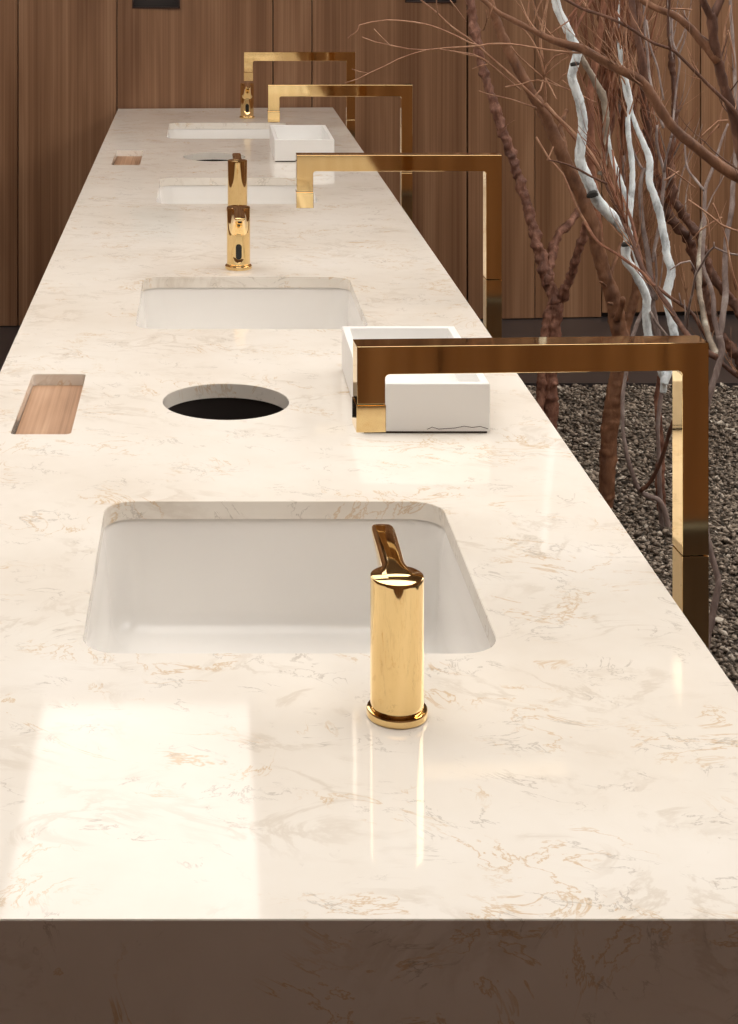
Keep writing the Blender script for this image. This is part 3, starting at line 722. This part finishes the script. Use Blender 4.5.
# T8: large foreground tree whose trunk stands beyond the right of the frame
Y = 3.45
tree('bare_tree', 'large foreground bare tree reaching in from the right with a thick arching branch', [
    ('trunk', 'darkb', [(835, B(Y)), (828, 640), (815, 500), (800, 380), (782, 280), (762, 215), (745, 165), (738, 135), (733, 114), (726, 92), (719, 66), (715, 48), (712, 30), (711, 14)], Y, Y - .05, [.045, .040, .036, .028, .019, .014, .012], 0, .25),
    ('branch', 'darkb', [(713, 22), (706, 8), (700, -10), (690, -60), (684, -130)], Y - .05, Y - .1, .010, .008, .2),
    ('branch', 'darkb', [(711, 18), (718, 5), (724, -10), (738, -60), (744, -140)], Y - .05, Y, .011, .008, .2),
    ('branch', 'brown', [(768, 228), (752, 186), (742, 179), (730, 173), (716, 163), (700, 150), (686, 139), (674, 128), (662, 112), (652, 96), (640, 80), (626, 73), (612, 66), (598, 58), (582, 49), (568, 45), (550, 39), (530, 29), (512, 20), (497, 12), (484, 1), (468, -12), (440, -35)], Y, Y + .1, [.020, .016, .0135, .0135, .0125, .0125, .011, .011, .0075, .0065, .0055, .004], 0, .12),
    ('branch', 'darkb', [(646, 84), (643, 68), (641, 52), (637, 36), (633, 15), (631, -10), (628, -60)], Y + .05, Y + .1, .010, .008, .3),
    ('branch', 'brown', [(718, 62), (709, 50), (700, 40), (690, 28), (680, 19), (670, 13), (658, 9), (646, 3), (632, -6), (610, -25)], Y - .05, Y, [.012, .010, .008, .0055], 0, .15),
    ('branch', 'darkb', [(764, 225), (748, 140), (735, 112), (720, 96), (710, 86), (700, 76), (690, 67), (680, 57), (671, 49), (656, 44), (640, 35), (628, 27), (612, 19), (598, 14), (582, 9), (565, -1), (545, -12)], Y - .1, Y - .05, [.012, .008, .005, .004, .004, .0035], 0, .05),
    ('branch', 'darkb', [(671, 49), (668, 35), (668, 18), (670, 0), (672, -30)], Y - .1, Y - .1, .003, .0025, .1),
], twigs=[('twig', [(581, 53), (565, 52), (548, 50), (530, 47), (510, 44), (490, 44), (478, 46), (462, 47), (444, 48), (425, 50), (410, 49), (390, 45), (375, 42), (362, 37)], Y + .06, Y, .0035, .0014),
          ('twig', [(426, 50), (412, 54), (398, 59), (385, 66), (370, 73), (358, 79), (345, 83)], Y, Y - .05, .0014, .0012),
          ('twig', [(390, 45), (382, 37), (374, 29)], Y, Y, .0016, .0014), ('twig', [(368, 73), (360, 72), (352, 69)], Y, Y, .0012, .001),
          ('twig', [(480, 46), (470, 43), (456, 36), (435, 27), (413, 22), (388, 20), (372, 22), (359, 25), (357, 31), (348, 38)], Y + .05, Y, .003, .0013),
          ('twig', [(489, 62), (480, 57), (468, 55), (452, 51), (440, 49)], Y, Y, .0015, .0012),
          ('twig', [(467, 22), (456, 8), (447, -4)], Y, Y, .0016, .0014),
          ('twig', [(671, 9), (682, 9), (692, 10)], Y - .1, Y - .1, .003, .0025), ('twig', [(640, 30), (646, 8), (650, -10)], Y - .1, Y - .1, .0025, .0025),
          ('rtwig', [(616, 12), (622, 20), (627, 27)], Y - .1, Y - .1, .003, .003),
          ('twig', [(552, 34), (560, 27), (570, 20)], Y, Y, .002, .002), ('twig', [(488, 20), (494, 4), (490, -10)], Y, Y, .002, .002)],
    fans=[('twig', 16, 3, .22, .75, (-.5, .2, .6), .13, .0016, .9), ('twig', 10, 6, .3, .9, (-.4, .2, .7), .12, .0014, .9), ('darkb', 8, 0, .75, .98, (-.3, .3, 1), .2, .002, .7)])
# T9: low arching branches that sweep in at right behind the post
Y = 3.9
tree('bare_tree', 'low foreground tree sweeping dark branches leftward behind the nearest faucet corner', [
    ('trunk', 'darkb', [(880, B(Y)), (870, 560), (840, 450), (800, 405), (770, 392), (752, 384), (738, 376), (725, 366), (714, 354), (708, 340), (700, 326), (692, 313), (680, 304), (668, 296), (658, 287)], Y, Y + .3, [.030, .028, .022, .015, .013, .009, .006, .005], 0, .12),
    ('branch', 'darkb', [(716, 357), (706, 352), (694, 342), (686, 333), (676, 318), (667, 304), (656, 288), (646, 274), (638, 258), (631, 238), (623, 218), (614, 200), (607, 184), (604, 170), (605, 158), (606, 145)], Y + .08, Y + .5, [.010, .009, .009, .008, .008, .009, .007, .005], 0, .12),
    ('branch', 'rtwig', [(654, 286), (642, 272), (628, 262), (614, 252), (600, 243), (592, 234), (584, 222)], Y + .2, Y + .5, [.005, .0045, .005], 0, .05),
    ('branch', 'darkb', [(607, 184), (592, 177), (575, 168), (562, 163), (548, 160)], Y + .4, Y + .45, [.004, .0035, .0025], 0, .05),
    ('branch', 'rtwig', [(632, 244), (625, 220), (615, 192), (604, 165), (596, 150)], Y + .35, Y + .5, [.007, .006, .004], 0, .1),
    ('branch', 'rtwig', [(642, 266), (635, 235), (626, 205), (616, 180), (612, 150)], Y + .35, Y + .6, [.006, .005, .003], 0, .1),
], fans=[('rtwig', 12, 1, .6, .98, (-.2, .1, 1), .3, .0030, .35), ('twig', 14, 0, .6, .95, (-.3, .1, 1), .16, .0018, .8), ('twig', 16, 1, .2, .95, (-.3, .1, 1), .16, .0018, .9)])

# ------------------------------------------------------------------ camera, world, view
cam = bpy.data.cameras.new('camera'); co = bpy.data.objects.new('camera', cam); COL.objects.link(co)
co.location = (0, 0, CAMZ); co.rotation_euler = (math.pi / 2, 0, 0)
cam.sensor_fit = 'HORIZONTAL'; cam.sensor_width = 36; cam.lens = 36 * F / 738
cam.shift_x = (369 - VX) / 738; cam.shift_y = -(512 - VY) / 738
cam.clip_start = .05
SC.camera = co
w = bpy.data.worlds.new('world'); SC.world = w; w.use_nodes = True
w.node_tree.nodes['Background'].inputs[0].default_value = (.9, .93, 1, 1)
w.node_tree.nodes['Background'].inputs[1].default_value = .3
vs = SC.view_settings
vs.view_transform = 'Standard'; vs.look = 'None'; vs.gamma = 1; vs.use_curve_mapping = False; vs.exposure = -.20
SC.cycles.max_bounces = 8
SC.cycles.use_denoising = True
SC.cycles.sample_clamp_indirect = 6
